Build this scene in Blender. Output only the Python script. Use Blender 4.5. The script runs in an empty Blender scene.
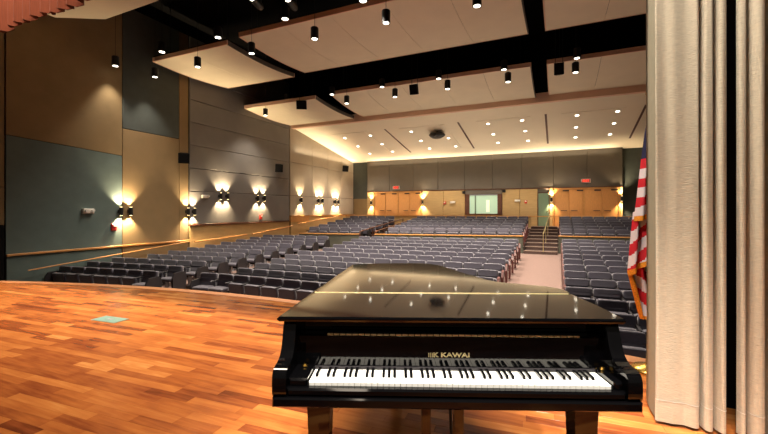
import bpy, math, random
from math import sin, cos, pi, radians, sqrt, atan2
from mathutils import Vector, Matrix
random.seed(7)
S = bpy.context.scene
COL = S.collection

# ------------------------------------------------------------------ camera
F, HZ, H = 388.0, 210.0, 1.44
TH = radians(24.15)
CT, ST = cos(TH), sin(TH)
cd = bpy.data.cameras.new('camera'); cam = bpy.data.objects.new('camera', cd); COL.objects.link(cam)
cam.location = (0, 0, H); cam.rotation_euler = (pi/2, 0, TH)
cd.sensor_width = 36; cd.lens = F/768*36; cd.shift_y = -(217-HZ)/768; cd.clip_end = 200; cd.clip_start = 0.05
S.camera = cam
# ------------------------------------------------------------------ world, exposure
W = bpy.data.worlds.new('world'); S.world = W; W.use_nodes = True
W.node_tree.nodes['Background'].inputs[0].default_value = (1.0, 0.86, 0.72, 1)
W.node_tree.nodes['Background'].inputs[1].default_value = 0.10
S.view_settings.view_transform = 'Standard'; S.view_settings.look = 'None'
S.view_settings.exposure = 0.0; S.view_settings.gamma = 1; S.view_settings.use_curve_mapping = False
try:
    S.cycles.use_denoising = True; S.cycles.denoiser = 'OPENIMAGEDENOISE'
    S.cycles.max_bounces = 7; S.cycles.diffuse_bounces = 4; S.cycles.glossy_bounces = 4
    S.cycles.caustics_reflective = False; S.cycles.caustics_refractive = False
    S.cycles.sample_clamp_indirect = 4
except Exception: pass
WARM = (1.0, 0.76, 0.46); SOFT = (1.0, 0.87, 0.72)
def area(name, loc, size, power, col=SOFT, rot=(0, 0, 0), sy=None, parent=None):
    l = bpy.data.lights.new(name, 'AREA'); l.energy = power; l.color = col; l.size = size
    if sy: l.shape = 'RECTANGLE'; l.size_y = sy
    o = bpy.data.objects.new(name, l); o.location = loc; o.rotation_euler = rot; COL.objects.link(o); o.parent = parent; return o
def spot(name, loc, aim, power, angle, col=WARM, blend=.6, r=.05, parent=None):
    l = bpy.data.lights.new(name, 'SPOT'); l.energy = power; l.color = col; l.spot_size = radians(angle); l.spot_blend = blend; l.shadow_soft_size = r
    o = bpy.data.objects.new(name, l); o.location = loc
    o.rotation_euler = (Vector(aim)-Vector(loc)).to_track_quat('-Z', 'Y').to_euler(); COL.objects.link(o)
    if parent is not None:
        o.parent = parent; o.matrix_parent_inverse = parent.matrix_basis.inverted()
    return o
# stage wash from the battens above the stage (their housings are built below)
STAGE_BATTENS = [((-7.2, 2.55, 7.0), 4.6, 420), ((-1.4, 2.55, 7.0), 4.6, 310), ((-3.0, -1.6, 7.0), 6.0, 20)]
for i, (p, s, e) in enumerate(STAGE_BATTENS): area('stage_wash', p, s, e, (1.0, .84, .66), sy=.3, rot=(radians(19) if i < 2 else 0, 0, 0)).data.spread = radians(82)
STAGE_FRESNELS = [(-.45, .15), (.38, .15), (1.1, .15)]
for a, b in STAGE_FRESNELS:
    p = (a*CT-b*ST, a*ST+b*CT, 6.6); spot('fresnel_beam', p, (-.28+a*.35, 1.85, .6), 2000, 34, (1.0, .90, .78), .7, .10)
spot('curtain_fill', (-1.6, .4, 6.4), (.95, 3.15, 2.7), 900, 44, (1.0, .93, .82), .9, .12)  # added spot that brightens the upper curtain, no fixture belongs to it
area('rear_ceiling_fill', (-6.2, 24.49, 1.12), 14, 200, (1.0, .86, .66), rot=(pi, 0, 0), sy=.08)  # added fill for the sloping rear ceiling, the low wall carries no lamp
area('rear_panel_fill', (-4.8, 17.6, .36), 6.4, 90, (1.0, .86, .66), rot=(pi, 0, radians(13)), sy=.06)  # added fill to lighten the rear hanging panels from below
area('cove_light', (-5.0, 26.2, 4.75), 16, 70, (1.0, .82, .58), rot=(pi, 0, 0), sy=.15)
area('cove_light', (-14.3, 22.8, 4.9), .15, 40, (1.0, .82, .58), rot=(pi, 0, 0), sy=7)
# ------------------------------------------------------------------ materials
def lin(c):
    return tuple(((v/255)/12.92 if v/255 <= .04045 else ((v/255+.055)/1.055)**2.4) for v in c)
def mat(name, rgb, rough=.6, metal=0, noise=0, nscale=8, bump=0, bscale=60, spec=.5, emit=None, es=1, stretch=(1, 1, 1), coat=0, sheen=0):
    m = bpy.data.materials.new(name); m.use_nodes = True
    nt = m.node_tree; b = nt.nodes['Principled BSDF']; L = nt.links
    c = lin(rgb) + (1,)
    b.inputs['Base Color'].default_value = c; b.inputs['Roughness'].default_value = rough; b.inputs['Metallic'].default_value = metal
    b.inputs['Specular IOR Level'].default_value = spec; b.inputs['Coat Weight'].default_value = coat
    b.inputs['Sheen Weight'].default_value = sheen
    if emit:
        b.inputs['Emission Color'].default_value = lin(emit)+(1,); b.inputs['Emission Strength'].default_value = es
    if noise or bump:
        tc = nt.nodes.new('ShaderNodeTexCoord'); mp = nt.nodes.new('ShaderNodeMapping'); mp.inputs['Scale'].default_value = stretch
        L.new(tc.outputs['Object'], mp.inputs[0])
    if noise:
        n = nt.nodes.new('ShaderNodeTexNoise'); n.inputs['Scale'].default_value = nscale; n.inputs['Detail'].default_value = 6
        L.new(mp.outputs[0], n.inputs['Vector'])
        r = nt.nodes.new('ShaderNodeValToRGB'); e = r.color_ramp.elements
        e[0].position = .3; e[1].position = .7
        e[0].color = tuple(v*(1-noise) for v in c[:3])+(1,); e[1].color = tuple(min(1, v*(1+noise)) for v in c[:3])+(1,)
        L.new(n.outputs['Fac'], r.inputs[0]); L.new(r.outputs[0], b.inputs['Base Color'])
    if bump:
        n2 = nt.nodes.new('ShaderNodeTexNoise'); n2.inputs['Scale'].default_value = bscale; L.new(mp.outputs[0], n2.inputs['Vector'])
        bp = nt.nodes.new('ShaderNodeBump'); bp.inputs['Strength'].default_value = bump; bp.inputs['Distance'].default_value = .01
        L.new(n2.outputs['Fac'], bp.inputs['Height']); L.new(bp.outputs[0], b.inputs['Normal'])
    return m
M = dict(
    teal=mat('teal_wall_fabric', (96, 112, 108), .9, noise=.08, nscale=3, bump=.1),
    tan=mat('tan_wall_fabric', (136, 113, 78), .9, noise=.06, nscale=2, bump=.1),
    darktan=mat('brown_wall_fabric', (138, 116, 80), .9, noise=.08, nscale=2),
    darkgreen=mat('dark_green_wall_fabric', (72, 78, 74), .9, noise=.08, nscale=3),
    grey=mat('grey_wall_panel', (116, 112, 108), .85, noise=.05, nscale=2, bump=.05),
    beige=mat('beige_wall_panel', (168, 156, 138), .85, noise=.04, nscale=2),
    backgrey=mat('taupe_wall_panel', (98, 91, 81), .85, noise=.05, nscale=2),
    wains=mat('tan_wainscot', (180, 150, 100), .6, noise=.08, nscale=3, stretch=(1, 1, 6)),
    oak=mat('golden_oak', (196, 140, 78), .45, noise=.15, nscale=6, stretch=(1, 1, 10)),
    doorwood=mat('honey_door_wood', (206, 146, 84), .45, noise=.10, nscale=5, stretch=(6, 6, 1)),
    darkwood=mat('dark_wood', (88, 52, 34), .5, noise=.2, nscale=6),
    black=mat('black_paint', (10, 9, 9), .9, spec=.2),
    blackmetal=mat('black_metal', (22, 21, 21), .5),
    pipe=mat('grey_pipe', (120, 122, 126), .4, metal=.6),
    cloud=mat('cream_ceiling_panel', (228, 216, 190), .85, noise=.03, nscale=1.5),
    cloudedge=mat('pinkish_panel_edge', (226, 190, 162), .8),
    backceil=mat('cream_plaster_ceiling', (238, 226, 202), .9, noise=.02, nscale=1),
    carpet=mat('pinkish_brown_carpet', (118, 96, 88), 1, noise=.18, nscale=40, bump=.3, bscale=150),
    step=mat('brown_stair_carpet', (74, 56, 50), 1, noise=.2, nscale=30),
    nose=mat('pale_step_nosing', (176, 150, 130), .6),
    tierwall=mat('dark_olive_parapet', (74, 74, 62), .8, noise=.06, nscale=4),
    seat=mat('charcoal_seat_fabric', (66, 62, 74), .45, noise=.14, nscale=30, bump=.2, bscale=120, sheen=.5),
    seatdark=mat('black_seat_shell', (34, 31, 34), .5),
    seatwood=mat('reddish_wood_seat_panel', (84, 42, 38), .45, noise=.2, nscale=8),
    chrome=mat('light_grey_metal', (176, 176, 180), .35, metal=.5),
    lacquer=mat('black_piano_lacquer', (4, 4, 5), .05, spec=.45),
    brass=mat('brass', (214, 170, 82), .25, metal=1),
    palebrass=mat('pale_brass', (240, 225, 170), .3, metal=.9),
    ivory=mat('white_key_plastic', (238, 238, 232), .2),
    ebony=mat('black_key_plastic', (12, 12, 13), .2),
    lens=mat('lit_lens', (255, 250, 235), .3, emit=(255, 246, 226), es=8),
    lens2=mat('lit_sconce_lens', (255, 240, 205), .3, emit=(255, 226, 160), es=10),
    exitm=mat('exit_sign_red', (230, 60, 45), .4, emit=(235, 60, 45), es=1.2),
    white=mat('white_plastic', (222, 218, 208), .4),
    redp=mat('red_plastic', (196, 46, 34), .4),
    green=mat('green_door_paint', (106, 128, 104), .5, noise=.05),
    flagred=mat('flag_red', (200, 22, 40), .7, bump=.1), flagwhite=mat('flag_white', (226, 218, 222), .7, bump=.1),
    flagblue=mat('flag_navy', (28, 30, 66), .7, bump=.1), fringe=mat('gold_fringe', (226, 146, 36), .6, noise=.3, nscale=90),
    curtain=mat('beige_linen_curtain', (196, 186, 164), .9, noise=.10, nscale=30, bump=.35, bscale=40, stretch=(1, 1, 5), sheen=.3),
    lining=mat('curtain_edge_light_tone', (150, 148, 128), .9, noise=.05, nscale=20),  # curtain lining at the edge; its different light is put into grey-green
    valance=mat('dusty_rose_velvet', (100, 50, 32), .85, noise=.12, nscale=10, stretch=(8, 8, .5), spec=.1),
    nosing=mat('pale_maple_edge', (212, 146, 98), .4, noise=.1, nscale=5),
    stagebase=mat('stage_subfloor', (150, 80, 44), .5),
    plate=mat('pale_teal_plate', (112, 142, 132), .5),
    boothglass=mat('lit_booth_glass', (170, 196, 170), .15, emit=(176, 206, 176), es=.45),
    boothpale=mat('pale_booth_wall', (220, 226, 200), .6, emit=(226, 232, 205), es=.6),
)
def plank_mat():
    m = bpy.data.materials.new('stage_plank_wood'); m.use_nodes = True; nt = m.node_tree; L = nt.links; b = nt.nodes['Principled BSDF']
    at = nt.nodes.new('ShaderNodeAttribute'); at.attribute_name = 'tint'
    r = nt.nodes.new('ShaderNodeValToRGB'); cr = r.color_ramp
    cols = [(0, (104, 50, 26)), (.2, (136, 70, 36)), (.5, (170, 98, 48)), (.8, (190, 118, 60)), (1, (208, 142, 80))]
    cr.elements[0].color = lin(cols[0][1])+(1,); cr.elements[1].color = lin(cols[-1][1])+(1,)
    for p, c in cols[1:-1]:
        e = cr.elements.new(p); e.color = lin(c)+(1,)
    tc = nt.nodes.new('ShaderNodeTexCoord'); mp = nt.nodes.new('ShaderNodeMapping'); mp.inputs['Scale'].default_value = (1.3, 14, 1); mp.inputs['Rotation'].default_value = (0, 0, radians(-4))
    L.new(tc.outputs['Object'], mp.inputs[0])
    n = nt.nodes.new('ShaderNodeTexNoise'); n.inputs['Scale'].default_value = 2.2; n.inputs['Detail'].default_value = 7; L.new(mp.outputs[0], n.inputs['Vector'])
    nb2 = nt.nodes.new('ShaderNodeTexNoise'); nb2.inputs['Scale'].default_value = 2.6; nb2.inputs['Detail'].default_value = 5; L.new(tc.outputs['Object'], nb2.inputs['Vector'])
    mx = nt.nodes.new('ShaderNodeMath'); mx.operation = 'MULTIPLY_ADD'; mx.inputs[1].default_value = .55; mx.inputs[2].default_value = -.275; L.new(nb2.outputs['Fac'], mx.inputs[0])
    ad = nt.nodes.new('ShaderNodeMath'); ad.operation = 'MULTIPLY_ADD'; ad.inputs[1].default_value = .7; L.new(n.outputs['Fac'], ad.inputs[0])
    sb = nt.nodes.new('ShaderNodeMath'); sb.operation = 'SUBTRACT'; sb.inputs[1].default_value = .35; L.new(at.outputs['Fac'], sb.inputs[0]); L.new(sb.outputs[0], ad.inputs[2])
    a2 = nt.nodes.new('ShaderNodeMath'); a2.operation = 'ADD'; L.new(ad.outputs[0], a2.inputs[0]); L.new(mx.outputs[0], a2.inputs[1]); L.new(a2.outputs[0], r.inputs[0]); L.new(r.outputs[0], b.inputs['Base Color'])
    b.inputs['Roughness'].default_value = .2; b.inputs['Specular IOR Level'].default_value = .45
    return m
M['plank'] = plank_mat()

# ------------------------------------------------------------------ helpers
class MB:
    def __init__(s): s.v = []; s.f = []; s.mi = []; s.cur = 0
    def add(s, vs, fs):
        n = len(s.v); s.v += [tuple(p) for p in vs]; s.f += [tuple(i+n for i in f) for f in fs]; s.mi += [s.cur]*len(fs); return s
    def box(s, x0, x1, y0, y1, z0, z1):
        return s.add([(x0, y0, z0), (x1, y0, z0), (x1, y1, z0), (x0, y1, z0), (x0, y0, z1), (x1, y0, z1), (x1, y1, z1), (x0, y1, z1)],
                     [(0, 3, 2, 1), (4, 5, 6, 7), (0, 1, 5, 4), (1, 2, 6, 5), (2, 3, 7, 6), (3, 0, 4, 7)])
    def bevel_box(s, x0, x1, y0, y1, z0, z1, b, axis='y'):
        """box whose front (low y, or low/high x) rim is chamfered by b"""
        if axis == 'y':
            vs = [(x0, y1, z0), (x1, y1, z0), (x1, y1, z1), (x0, y1, z1), (x0, y0+b, z0), (x1, y0+b, z0), (x1, y0+b, z1), (x0, y0+b, z1),
                  (x0+b, y0, z0+b), (x1-b, y0, z0+b), (x1-b, y0, z1-b), (x0+b, y0, z1-b)]
        else:   # front is high x
            vs = [(x0, y0, z0), (x0, y1, z0), (x0, y1, z1), (x0, y0, z1), (x1-b, y0, z0), (x1-b, y1, z0), (x1-b, y1, z1), (x1-b, y0, z1),
                  (x1, y0+b, z0+b), (x1, y1-b, z0+b), (x1, y1-b, z1-b), (x1, y0+b, z1-b)]
        fs = [(0, 1, 2, 3), (8, 11, 10, 9), (0, 4, 5, 1), (1, 5, 6, 2), (2, 6, 7, 3), (3, 7, 4, 0), (4, 8, 9, 5), (5, 9, 10, 6), (6, 10, 11, 7), (7, 11, 8, 4)]
        return s.add(vs, fs)
    def prism(s, pts, a0, a1, plane='xy'):
        """extrude polygon; plane xy -> z, yz -> x, xz -> y"""
        n = len(pts)
        def P(p, a): return (p[0], p[1], a) if plane == 'xy' else ((a, p[0], p[1]) if plane == 'yz' else (p[0], a, p[1]))
        vs = [P(p, a0) for p in pts]+[P(p, a1) for p in pts]
        fs = [tuple(range(n-1, -1, -1)), tuple(range(n, 2*n))]+[(i, (i+1) % n, n+(i+1) % n, n+i) for i in range(n)]
        return s.add(vs, fs)
    def lathe(s, prof, c=(0, 0, 0), n=16, axis='z'):
        vs = []; fs = []; m = len(prof)
        for r, z in prof:
            for k in range(n):
                a = 2*pi*k/n
                p = (r*cos(a), r*sin(a), z) if axis == 'z' else ((r*cos(a), z, r*sin(a)) if axis == 'y' else (z, r*cos(a), r*sin(a)))
                vs.append((c[0]+p[0], c[1]+p[1], c[2]+p[2]))
        for i in range(m-1):
            for k in range(n): fs.append((i*n+k, i*n+(k+1) % n, (i+1)*n+(k+1) % n, (i+1)*n+k))
        fs += [tuple(range(n-1, -1, -1)), tuple((m-1)*n+k for k in range(n))]
        return s.add(vs, fs)
    def tube(s, pts, r, n=8):
        pts = [Vector(p) for p in pts]; vs = []; fs = []
        for i, p in enumerate(pts):
            t = (pts[min(i+1, len(pts)-1)]-pts[max(i-1, 0)]).normalized()
            up = Vector((0, 0, 1)) if abs(t.z) < .9 else Vector((1, 0, 0))
            a = t.cross(up).normalized(); b = t.cross(a)
            for k in range(n):
                q = p+(a*cos(2*pi*k/n)+b*sin(2*pi*k/n))*r; vs.append(tuple(q))
        for i in range(len(pts)-1):
            for k in range(n): fs.append((i*n+k, i*n+(k+1) % n, (i+1)*n+(k+1) % n, (i+1)*n+k))
        fs += [tuple(range(n-1, -1, -1)), tuple((len(pts)-1)*n+k for k in range(n))]
        return s.add(vs, fs)
    def cushion(s, c, hx, hy, hz, e=.35, nu=14, nv=8, tilt=0, pleat=0):
        """a stuffed pad: superellipsoid, optionally tilted about x, with a pleat along its middle"""
        vs = []; fs = []
        def pw(v, k): return math.copysign(abs(v)**k, v)
        for j in range(nv+1):
            ph = -pi/2+pi*j/nv
            for i in range(nu):
                t = 2*pi*i/nu
                x = hx*pw(cos(ph), e)*pw(cos(t), e); y = hy*pw(cos(ph), e)*pw(sin(t), e); z = hz*pw(sin(ph), e*1.6)
                if pleat: y *= 1-pleat*math.exp(-(z/(hz*.22))**2)
                y, z = y*cos(tilt)-z*sin(tilt), y*sin(tilt)+z*cos(tilt)
                vs.append((c[0]+x, c[1]+y, c[2]+z))
        for j in range(nv):
            for i in range(nu): fs.append((j*nu+i, j*nu+(i+1) % nu, (j+1)*nu+(i+1) % nu, (j+1)*nu+i))
        return s.add(vs, fs)
    def mesh(s, name, mats, smooth=False):
        me = bpy.data.meshes.new(name); me.from_pydata(s.v, [], s.f)
        for m in (mats if isinstance(mats, list) else [mats]): me.materials.append(M[m] if isinstance(m, str) else m)
        if isinstance(mats, list):
            for p, k in zip(me.polygons, s.mi): p.material_index = k
        if smooth:
            for p in me.polygons: p.use_smooth = True
        me.update(); return me
    def build(s, name, mats, parent=None, smooth=False, loc=None, rz=None):
        o = bpy.data.objects.new(name, s.mesh(name, mats, smooth)); COL.objects.link(o)
        if parent is not None: o.parent = parent
        if loc: o.location = loc
        if rz: o.rotation_euler = (0, 0, rz)
        return o
def inst(name, me, parent=None, loc=(0, 0, 0), rz=0):
    o = bpy.data.objects.new(name, me); COL.objects.link(o); o.parent = parent; o.location = loc; o.rotation_euler = (0, 0, rz); return o
def empty(name, loc=(0, 0, 0), rz=0, parent=None):
    o = bpy.data.objects.new(name, None); COL.objects.link(o); o.location = loc; o.rotation_euler = (0, 0, rz); o.parent = parent; o.empty_display_size = .1; return o
def tag(o, label=None, cat=None, group=None, kind=None):
    for k, v in (('label', label), ('category', cat), ('group', group), ('kind', kind)):
        if v: o[k] = v
    return o
def struct(o): o['kind'] = 'structure'; return o
# a pixel's ray met with a real surface of the room
def ray(px, py):
    u = (px-384)/F; return Vector((u*CT-ST, u*ST+CT, -(py-HZ)/F))
def atX(px, py, X): r = ray(px, py); t = X/r.x; return Vector((X, r.y*t, H+r.z*t))
def atY(px, py, Y): r = ray(px, py); t = Y/r.y; return Vector((r.x*t, Y, H+r.z*t))
def atZ(px, py, Z): r = ray(px, py); t = (Z-H)/r.z; return Vector((r.x*t, r.y*t, Z))
def proj(x, y, z):
    d = -x*ST+y*CT; l = x*CT+y*ST
    return (384+F*l/d, HZ-(z-H)*F/d, d) if d > .05 else (-999, -999, d)
ORD = ['first', 'second', 'third', 'fourth', 'fifth', 'sixth', 'seventh', 'eighth', 'ninth', 'tenth', 'eleventh', 'twelfth', 'thirteenth', 'fourteenth', 'fifteenth', 'sixteenth', 'seventeenth', 'eighteenth']
NUM = ['one', 'two', 'three', 'four', 'five', 'six', 'seven', 'eight', 'nine', 'ten', 'eleven', 'twelve', 'thirteen']
def interp(x, pts):
    if x <= pts[0][0]: return pts[0][1]
    for (a, p), (b, q) in zip(pts, pts[1:]):
        if x <= b: return p+(q-p)*(x-a)/(b-a)
    return pts[-1][1]

# ================================================================== SETTING
XL, XR, YB = -14.6, 5.2, 26.5
# ---- stage
CX, CY, R = -4.03, -14.31, 19.37
def arc(r, a0, a1, n): return [(CX+r*sin(a), CY+r*cos(a)) for a in [a0+(a1-a0)*i/n for i in range(n+1)]]
A0, A1 = -radians(28), radians(27)
stage = MB().prism([(-12, -2.5)]+[p for p in arc(R-.1, A0, A1, 60)]+[(5.1, -2.5)], -.05, -.012).build('floor', 'stagebase'); struct(stage)
nb = MB(); oa = arc(R, A0, A1, 60); ia = arc(R-.17, A0, A1, 60)
for i in range(60):
    nb.add([(ia[i][0], ia[i][1], .004), (oa[i][0], oa[i][1], .004), (oa[i+1][0], oa[i+1][1], .004), (ia[i+1][0], ia[i+1][1], .004),
            (ia[i][0], ia[i][1], -.04), (oa[i][0], oa[i][1], -.04), (oa[i+1][0], oa[i+1][1], -.04), (ia[i+1][0], ia[i+1][1], -.04)],
           [(0, 3, 2, 1), (4, 5, 6, 7), (1, 2, 6, 5), (3, 0, 4, 7)])
nb.build('edge_band', 'nosing', stage)
fb = MB(); fa = arc(R-.05, A0, A1, 60)
for i in range(60):
    fb.add([(fa[i][0], fa[i][1], -.04), (fa[i+1][0], fa[i+1][1], -.04), (fa[i+1][0], fa[i+1][1], -1.5), (fa[i][0], fa[i][1], -1.5)], [(0, 1, 2, 3)])
fb.build('stage_front', 'seatwood', stage)
# planks, laid 4 degrees off the house front line
A4 = radians(4); PX, PY = (cos(A4), sin(A4)), (-sin(A4), cos(A4)); PW = .085
def toworld(u, v): return (u*PX[0]+v*PY[0], u*PX[1]+v*PY[1])
cu, cv = CX*PX[0]+CY*PX[1], CX*PY[0]+CY*PY[1]
planks = []
v = -2.2
while v < 6.4:
    h2 = (R-.1)**2-(v+PW-cv)**2
    if h2 > 0:
        h = sqrt(h2); ua, ub = max(cu-h, -12), min(cu+h, 5)
        u = ua-random.random()*.9
        while u < ub:
            l = random.choice((.35, .45, .6, .75, .9, 1.05)); a, b = max(u, ua), min(u+l, ub)
            if b-a > .05: planks.append((a, b, v, min(1, max(0, random.gauss(.5, .2)))))
            u += l
    v += PW
def plank_box(mb, a, b, v, g=.0005, c=.0008):
    cs = [(a+g, v+g), (b-g, v+g), (b-g, v+PW-g), (a+g, v+PW-g)]; ct = [(a+g+c, v+g+c), (b-g-c, v+g+c), (b-g-c, v+PW-g-c), (a+g+c, v+PW-g-c)]
    vs = [toworld(*p)+(-.011,) for p in cs]+[toworld(*p)+(-c,) for p in cs]+[toworld(*p)+(0,) for p in ct]
    mb.add(vs, [(3, 2, 1, 0)]+[(i, (i+1) % 4, 4+(i+1) % 4, 4+i) for i in range(4)]+[(4+i, 4+(i+1) % 4, 8+(i+1) % 4, 8+i) for i in range(4)]+[(8, 9, 10, 11)])
def settint(me, vals):
    at = me.attributes.new('tint', 'FLOAT', 'FACE')
    at.data.foreach_set('value', vals)
vis = []; rest = []
for p in planks:
    ok = False; best = 99
    for q in ((p[0]*.8+p[1]*.2, p[2]), ((p[0]+p[1])/2, p[2]), (p[0]*.2+p[1]*.8, p[2])):
        x, y = toworld(q[0], q[1]+PW/2); sx, sy, d = proj(x, y, 0)
        if d > 0 and -5 < sx < 655 and sy < 440 and not (290 < sx < 600 and sy < 400): ok = True; best = min(best, d)
    (vis if ok else rest).append((best, p))
vis.sort(key=lambda t: t[0]); rest += vis[295:]; vis = vis[:295]
for d, p in vis:
    mb = MB(); plank_box(mb, *p[:3]); o = mb.build('plank', 'plank', stage); settint(o.data, [p[3]]*len(mb.f))
mb = MB(); tv = []
for d, p in rest:
    n = len(mb.f); plank_box(mb, *p[:3]); tv += [p[3]]*(len(mb.f)-n)
o = mb.build('plank_field', 'plank', stage); settint(o.data, tv); o['kind'] = 'stuff'

# ---- raked house floor
KZ = .0595
def zf(k): return -1.267+KZ*k
def Yrow(X, k):
    Yc = 6.25+.8465*k; a = .0165*k-.03; yl = Yc-7.4*a
    return interp(X, [(-15, yl-1.05), (-10, yl-.35), (-8.8, yl), (-1.4, Yc), (0, 6.92+.852*k), (5, 7.2+.852*k)])
xs = [-15, -13.5, -12, -11, -10, -8.8, -7, -5, -3, -1.4, -.7, 0, 1.5, 3, 5.2]; ks = [-4+.5*i for i in range(35)]
vs = [(x, Yrow(x, k), zf(k)) for k in ks for x in xs]+[(x, 21, zf(ks[-1])) for x in xs]
n = len(xs); fs = [(j*n+i, j*n+i+1, (j+1)*n+i+1, (j+1)*n+i) for j in range(len(ks)) for i in range(n-1)]
hf = MB().add(vs, fs).build('floor', 'carpet'); struct(hf)
ZX = zf(13)
# ---- upper tier
LEDGE = [(-14.6, 15.5), (-9.6, 16.3), (-8.2, 16.7), (-1.4, 18.3), (0.0, 18.9), (5.2, 19.3)]
def YL(X): return interp(X, LEDGE)
def tier_slab(x0, x1, j):
    cuts = sorted({x0, x1}|{p[0] for p in LEDGE if x0 < p[0] < x1})
    fr = [(x, YL(x)+.1+.85*j) for x in cuts]; bk = [(x, YL(x)+.98+.85*j) for x in reversed(cuts)]
    return MB().prism(fr+bk, -.7, -.24+.1*j)
tier = struct(empty('floor_upper_tier'))
tier.name = 'floor'
MB().prism([(15.0, ZX), (24.0, .38), (24.0, -.8), (15.0, -.8)], -14.6, -11.82, 'yz').build('side_ramp', 'carpet', tier)
for x0, x1 in ((-11.8, -1.4), (0.0, 5.2)):
    for j in range(6): tier_slab(x0, x1, j).build('tier_step', 'step', tier)
MB().prism([(x, YL(x)+5.25) for x in (-14.6, -9.6, -8.2, -1.4, 0, 5.2)]+[(5.2, 28), (-14.6, 28)], -.2, .38).build('back_walkway', 'carpet', tier)
for i in range(8):
    st = MB().box(-1.38, -.02, 18.2+.72*i, 18.95+.72*i if i < 7 else 24.4, -.8, ZX+.125*(i+1)).build('stair_step', 'step', tier)
    MB().box(-1.38, -.02, 18.19+.72*i, 18.25+.72*i, ZX+.125*(i+1), ZX+.125*(i+1)+.012).build('nosing_strip', 'nose', st)
# parapet at the front of the upper tier
def parapet(x0, x1):
    cuts = sorted({x0, x1}|{p[0] for p in LEDGE if x0 < p[0] < x1})
    w = MB().prism([(x, YL(x)) for x in cuts]+[(x, YL(x)+.09) for x in reversed(cuts)], -.75, .26).build('wall_parapet', 'tierwall'); struct(w)
    MB().prism([(x, YL(x)-.03) for x in cuts]+[(x, YL(x)+.12) for x in reversed(cuts)], .26, .30).build('wood_cap', 'oak', w)
    nn = max(1, int((x1-x0)/1.6))
    for i in range(nn):
        a = x0+(x1-x0)*i/nn+.03; b = x0+(x1-x0)*(i+1)/nn-.03
        MB().prism([(a, YL(a)-.015), (b, YL(b)-.015), (b, YL(b)+.01), (a, YL(a)+.01)], -.5, .2).build('panel', 'tierwall', w)
parapet(-11.8, -8.75); parapet(-8.0, -1.42); parapet(0.02, 5.1)
# low wall with wooden rail behind the last row
lw = struct(empty('trim_1'))
for x0, x1 in ((-14.0, -1.45), (.05, 5.1)):
    MB().box(x0, x1, 24.45, 24.53, .38, 1.04).build('panel', 'wains', lw)
MB().box(-14.0, 5.1, 24.40, 24.58, 1.04, 1.09).build('rail', 'oak', lw)

# ---- left wall (parts: fabric panels)
wl = struct(MB().box(XL-.3, XL-.06, 2.5, 28, -1.6, 9.6).build('wall_left', 'black'))
def lpanel(y0, y1, z0, z1, m, x=XL, b=.012, name='panel'):
    return MB().bevel_box(XL-.08, x, y0+.008, y1-.008, z0+.006, z1-.006, b, 'x').build(name, m, wl)
lpanel(4.3, 5.75, 2.1, 9, 'darktan'); lpanel(4.3, 5.75, 1.0, 2.1, 'tan'); lpanel(4.3, 5.75, -1.5, 1.0, 'black')
MB().prism([(5.78, .10), (9.06, .10), (9.06, 3.42), (5.78, 3.62)], XL-.08, XL, 'yz').build('panel', 'teal', wl)
MB().prism([(5.78, 3.64), (9.06, 3.44), (9.06, 9), (5.78, 9)], XL-.08, XL, 'yz').build('panel', 'darktan', wl)
lpanel(5.78, 9.06, -1.5, .10, 'teal')
lpanel(9.08, 11.42, 4.45, 9, 'darkgreen'); lpanel(9.08, 11.42, .10, 4.44, 'tan'); lpanel(9.08, 11.88, -1.5, .10, 'tan')
lpanel(11.42, 11.88, .10, 9, 'tan', XL-.01)
# chair rail
MB().bevel_box(XL-.02, XL+.06, 5.78, 11.9, .09, .155, .01, 'x').build('chair_rail', 'oak', wl)
# grey panel bay
for (a, b) in ((11.92, 18.78),):
    for i, z in enumerate((.82, 2.27, 3.27, 4.27, 5.27, 6.25, 7.3)):
        z1 = (.82, 2.27, 3.27, 4.27, 5.27, 6.25, 7.3, 9)[i+1]
        lpanel(a, b, z, z1, 'grey', XL+.02, .02)
lpanel(11.92, 18.78, -1.0, .76, 'wains', XL+.01)
MB().bevel_box(XL-.02, XL+.08, 11.92, 18.8, .75, .82, .01, 'x').build('ledge', 'darkwood', wl)
# beige bay
ys = [18.82, 21.1, 23.0, 24.9, 26.68]
for a, b in zip(ys, ys[1:]):
    for z, z1 in ((1.1, 2.3), (2.3, 4.3), (4.3, 6.6)): lpanel(a, b, z, z1, 'beige', XL+.02, .02)
lpanel(18.82, 26.9, -.6, 1.06, 'wains', XL+.10)
MB().bevel_box(XL-.02, XL+.15, 18.82, 26.9, 1.04, 1.09, .01, 'x').build('ledge', 'oak', wl)
MB().bevel_box(XL-.02, XL+.14, 18.80, 20.6, .72, 1.04, .01, 'x').build('end_block', 'oak', wl)

# ---- back wall
wb = struct(MB().box(-15, 6, 28.05, 28.3, -1, 9.6).build('wall_back', 'black'))
bx0, bx1 = -13.3, 3.47
MB().box(bx0, bx1, YB+.06, 28.05, .3, 5.6).build('wall_core', 'backgrey', wb)
def bpanel(x0, x1, z0, z1, m, y=YB, name='panel', b=.015):
    return MB().bevel_box(x0+.006, x1-.006, y, y+.1, z0+.006, z1-.006, b, 'y').build(name, m, wb)
nb_ = 9
for i in range(nb_):
    a = bx0+(bx1-bx0)*i/nb_; b = bx0+(bx1-bx0)*(i+1)/nb_
    bpanel(a, b, 2.84, 5.4, 'backgrey')
MB().box(bx0, bx1, YB-.02, YB+.06, 2.80, 2.85).build('picture_rail', 'darkwood', wb)
# dark returns at both ends
MB().box(XL-.05, bx0, 26.7, 26.8, 2.3, 6).build('panel', 'darkgreen', wb); MB().box(XL-.05, bx0, 26.7, 26.8, .38, 2.3).build('panel', 'darktan', wb)
MB().box(bx1, 6, 27.0, 27.1, .3, 6).build('panel', 'darkgreen', wb)  # unlit right end, its shade put into the dark fabric colour
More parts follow.
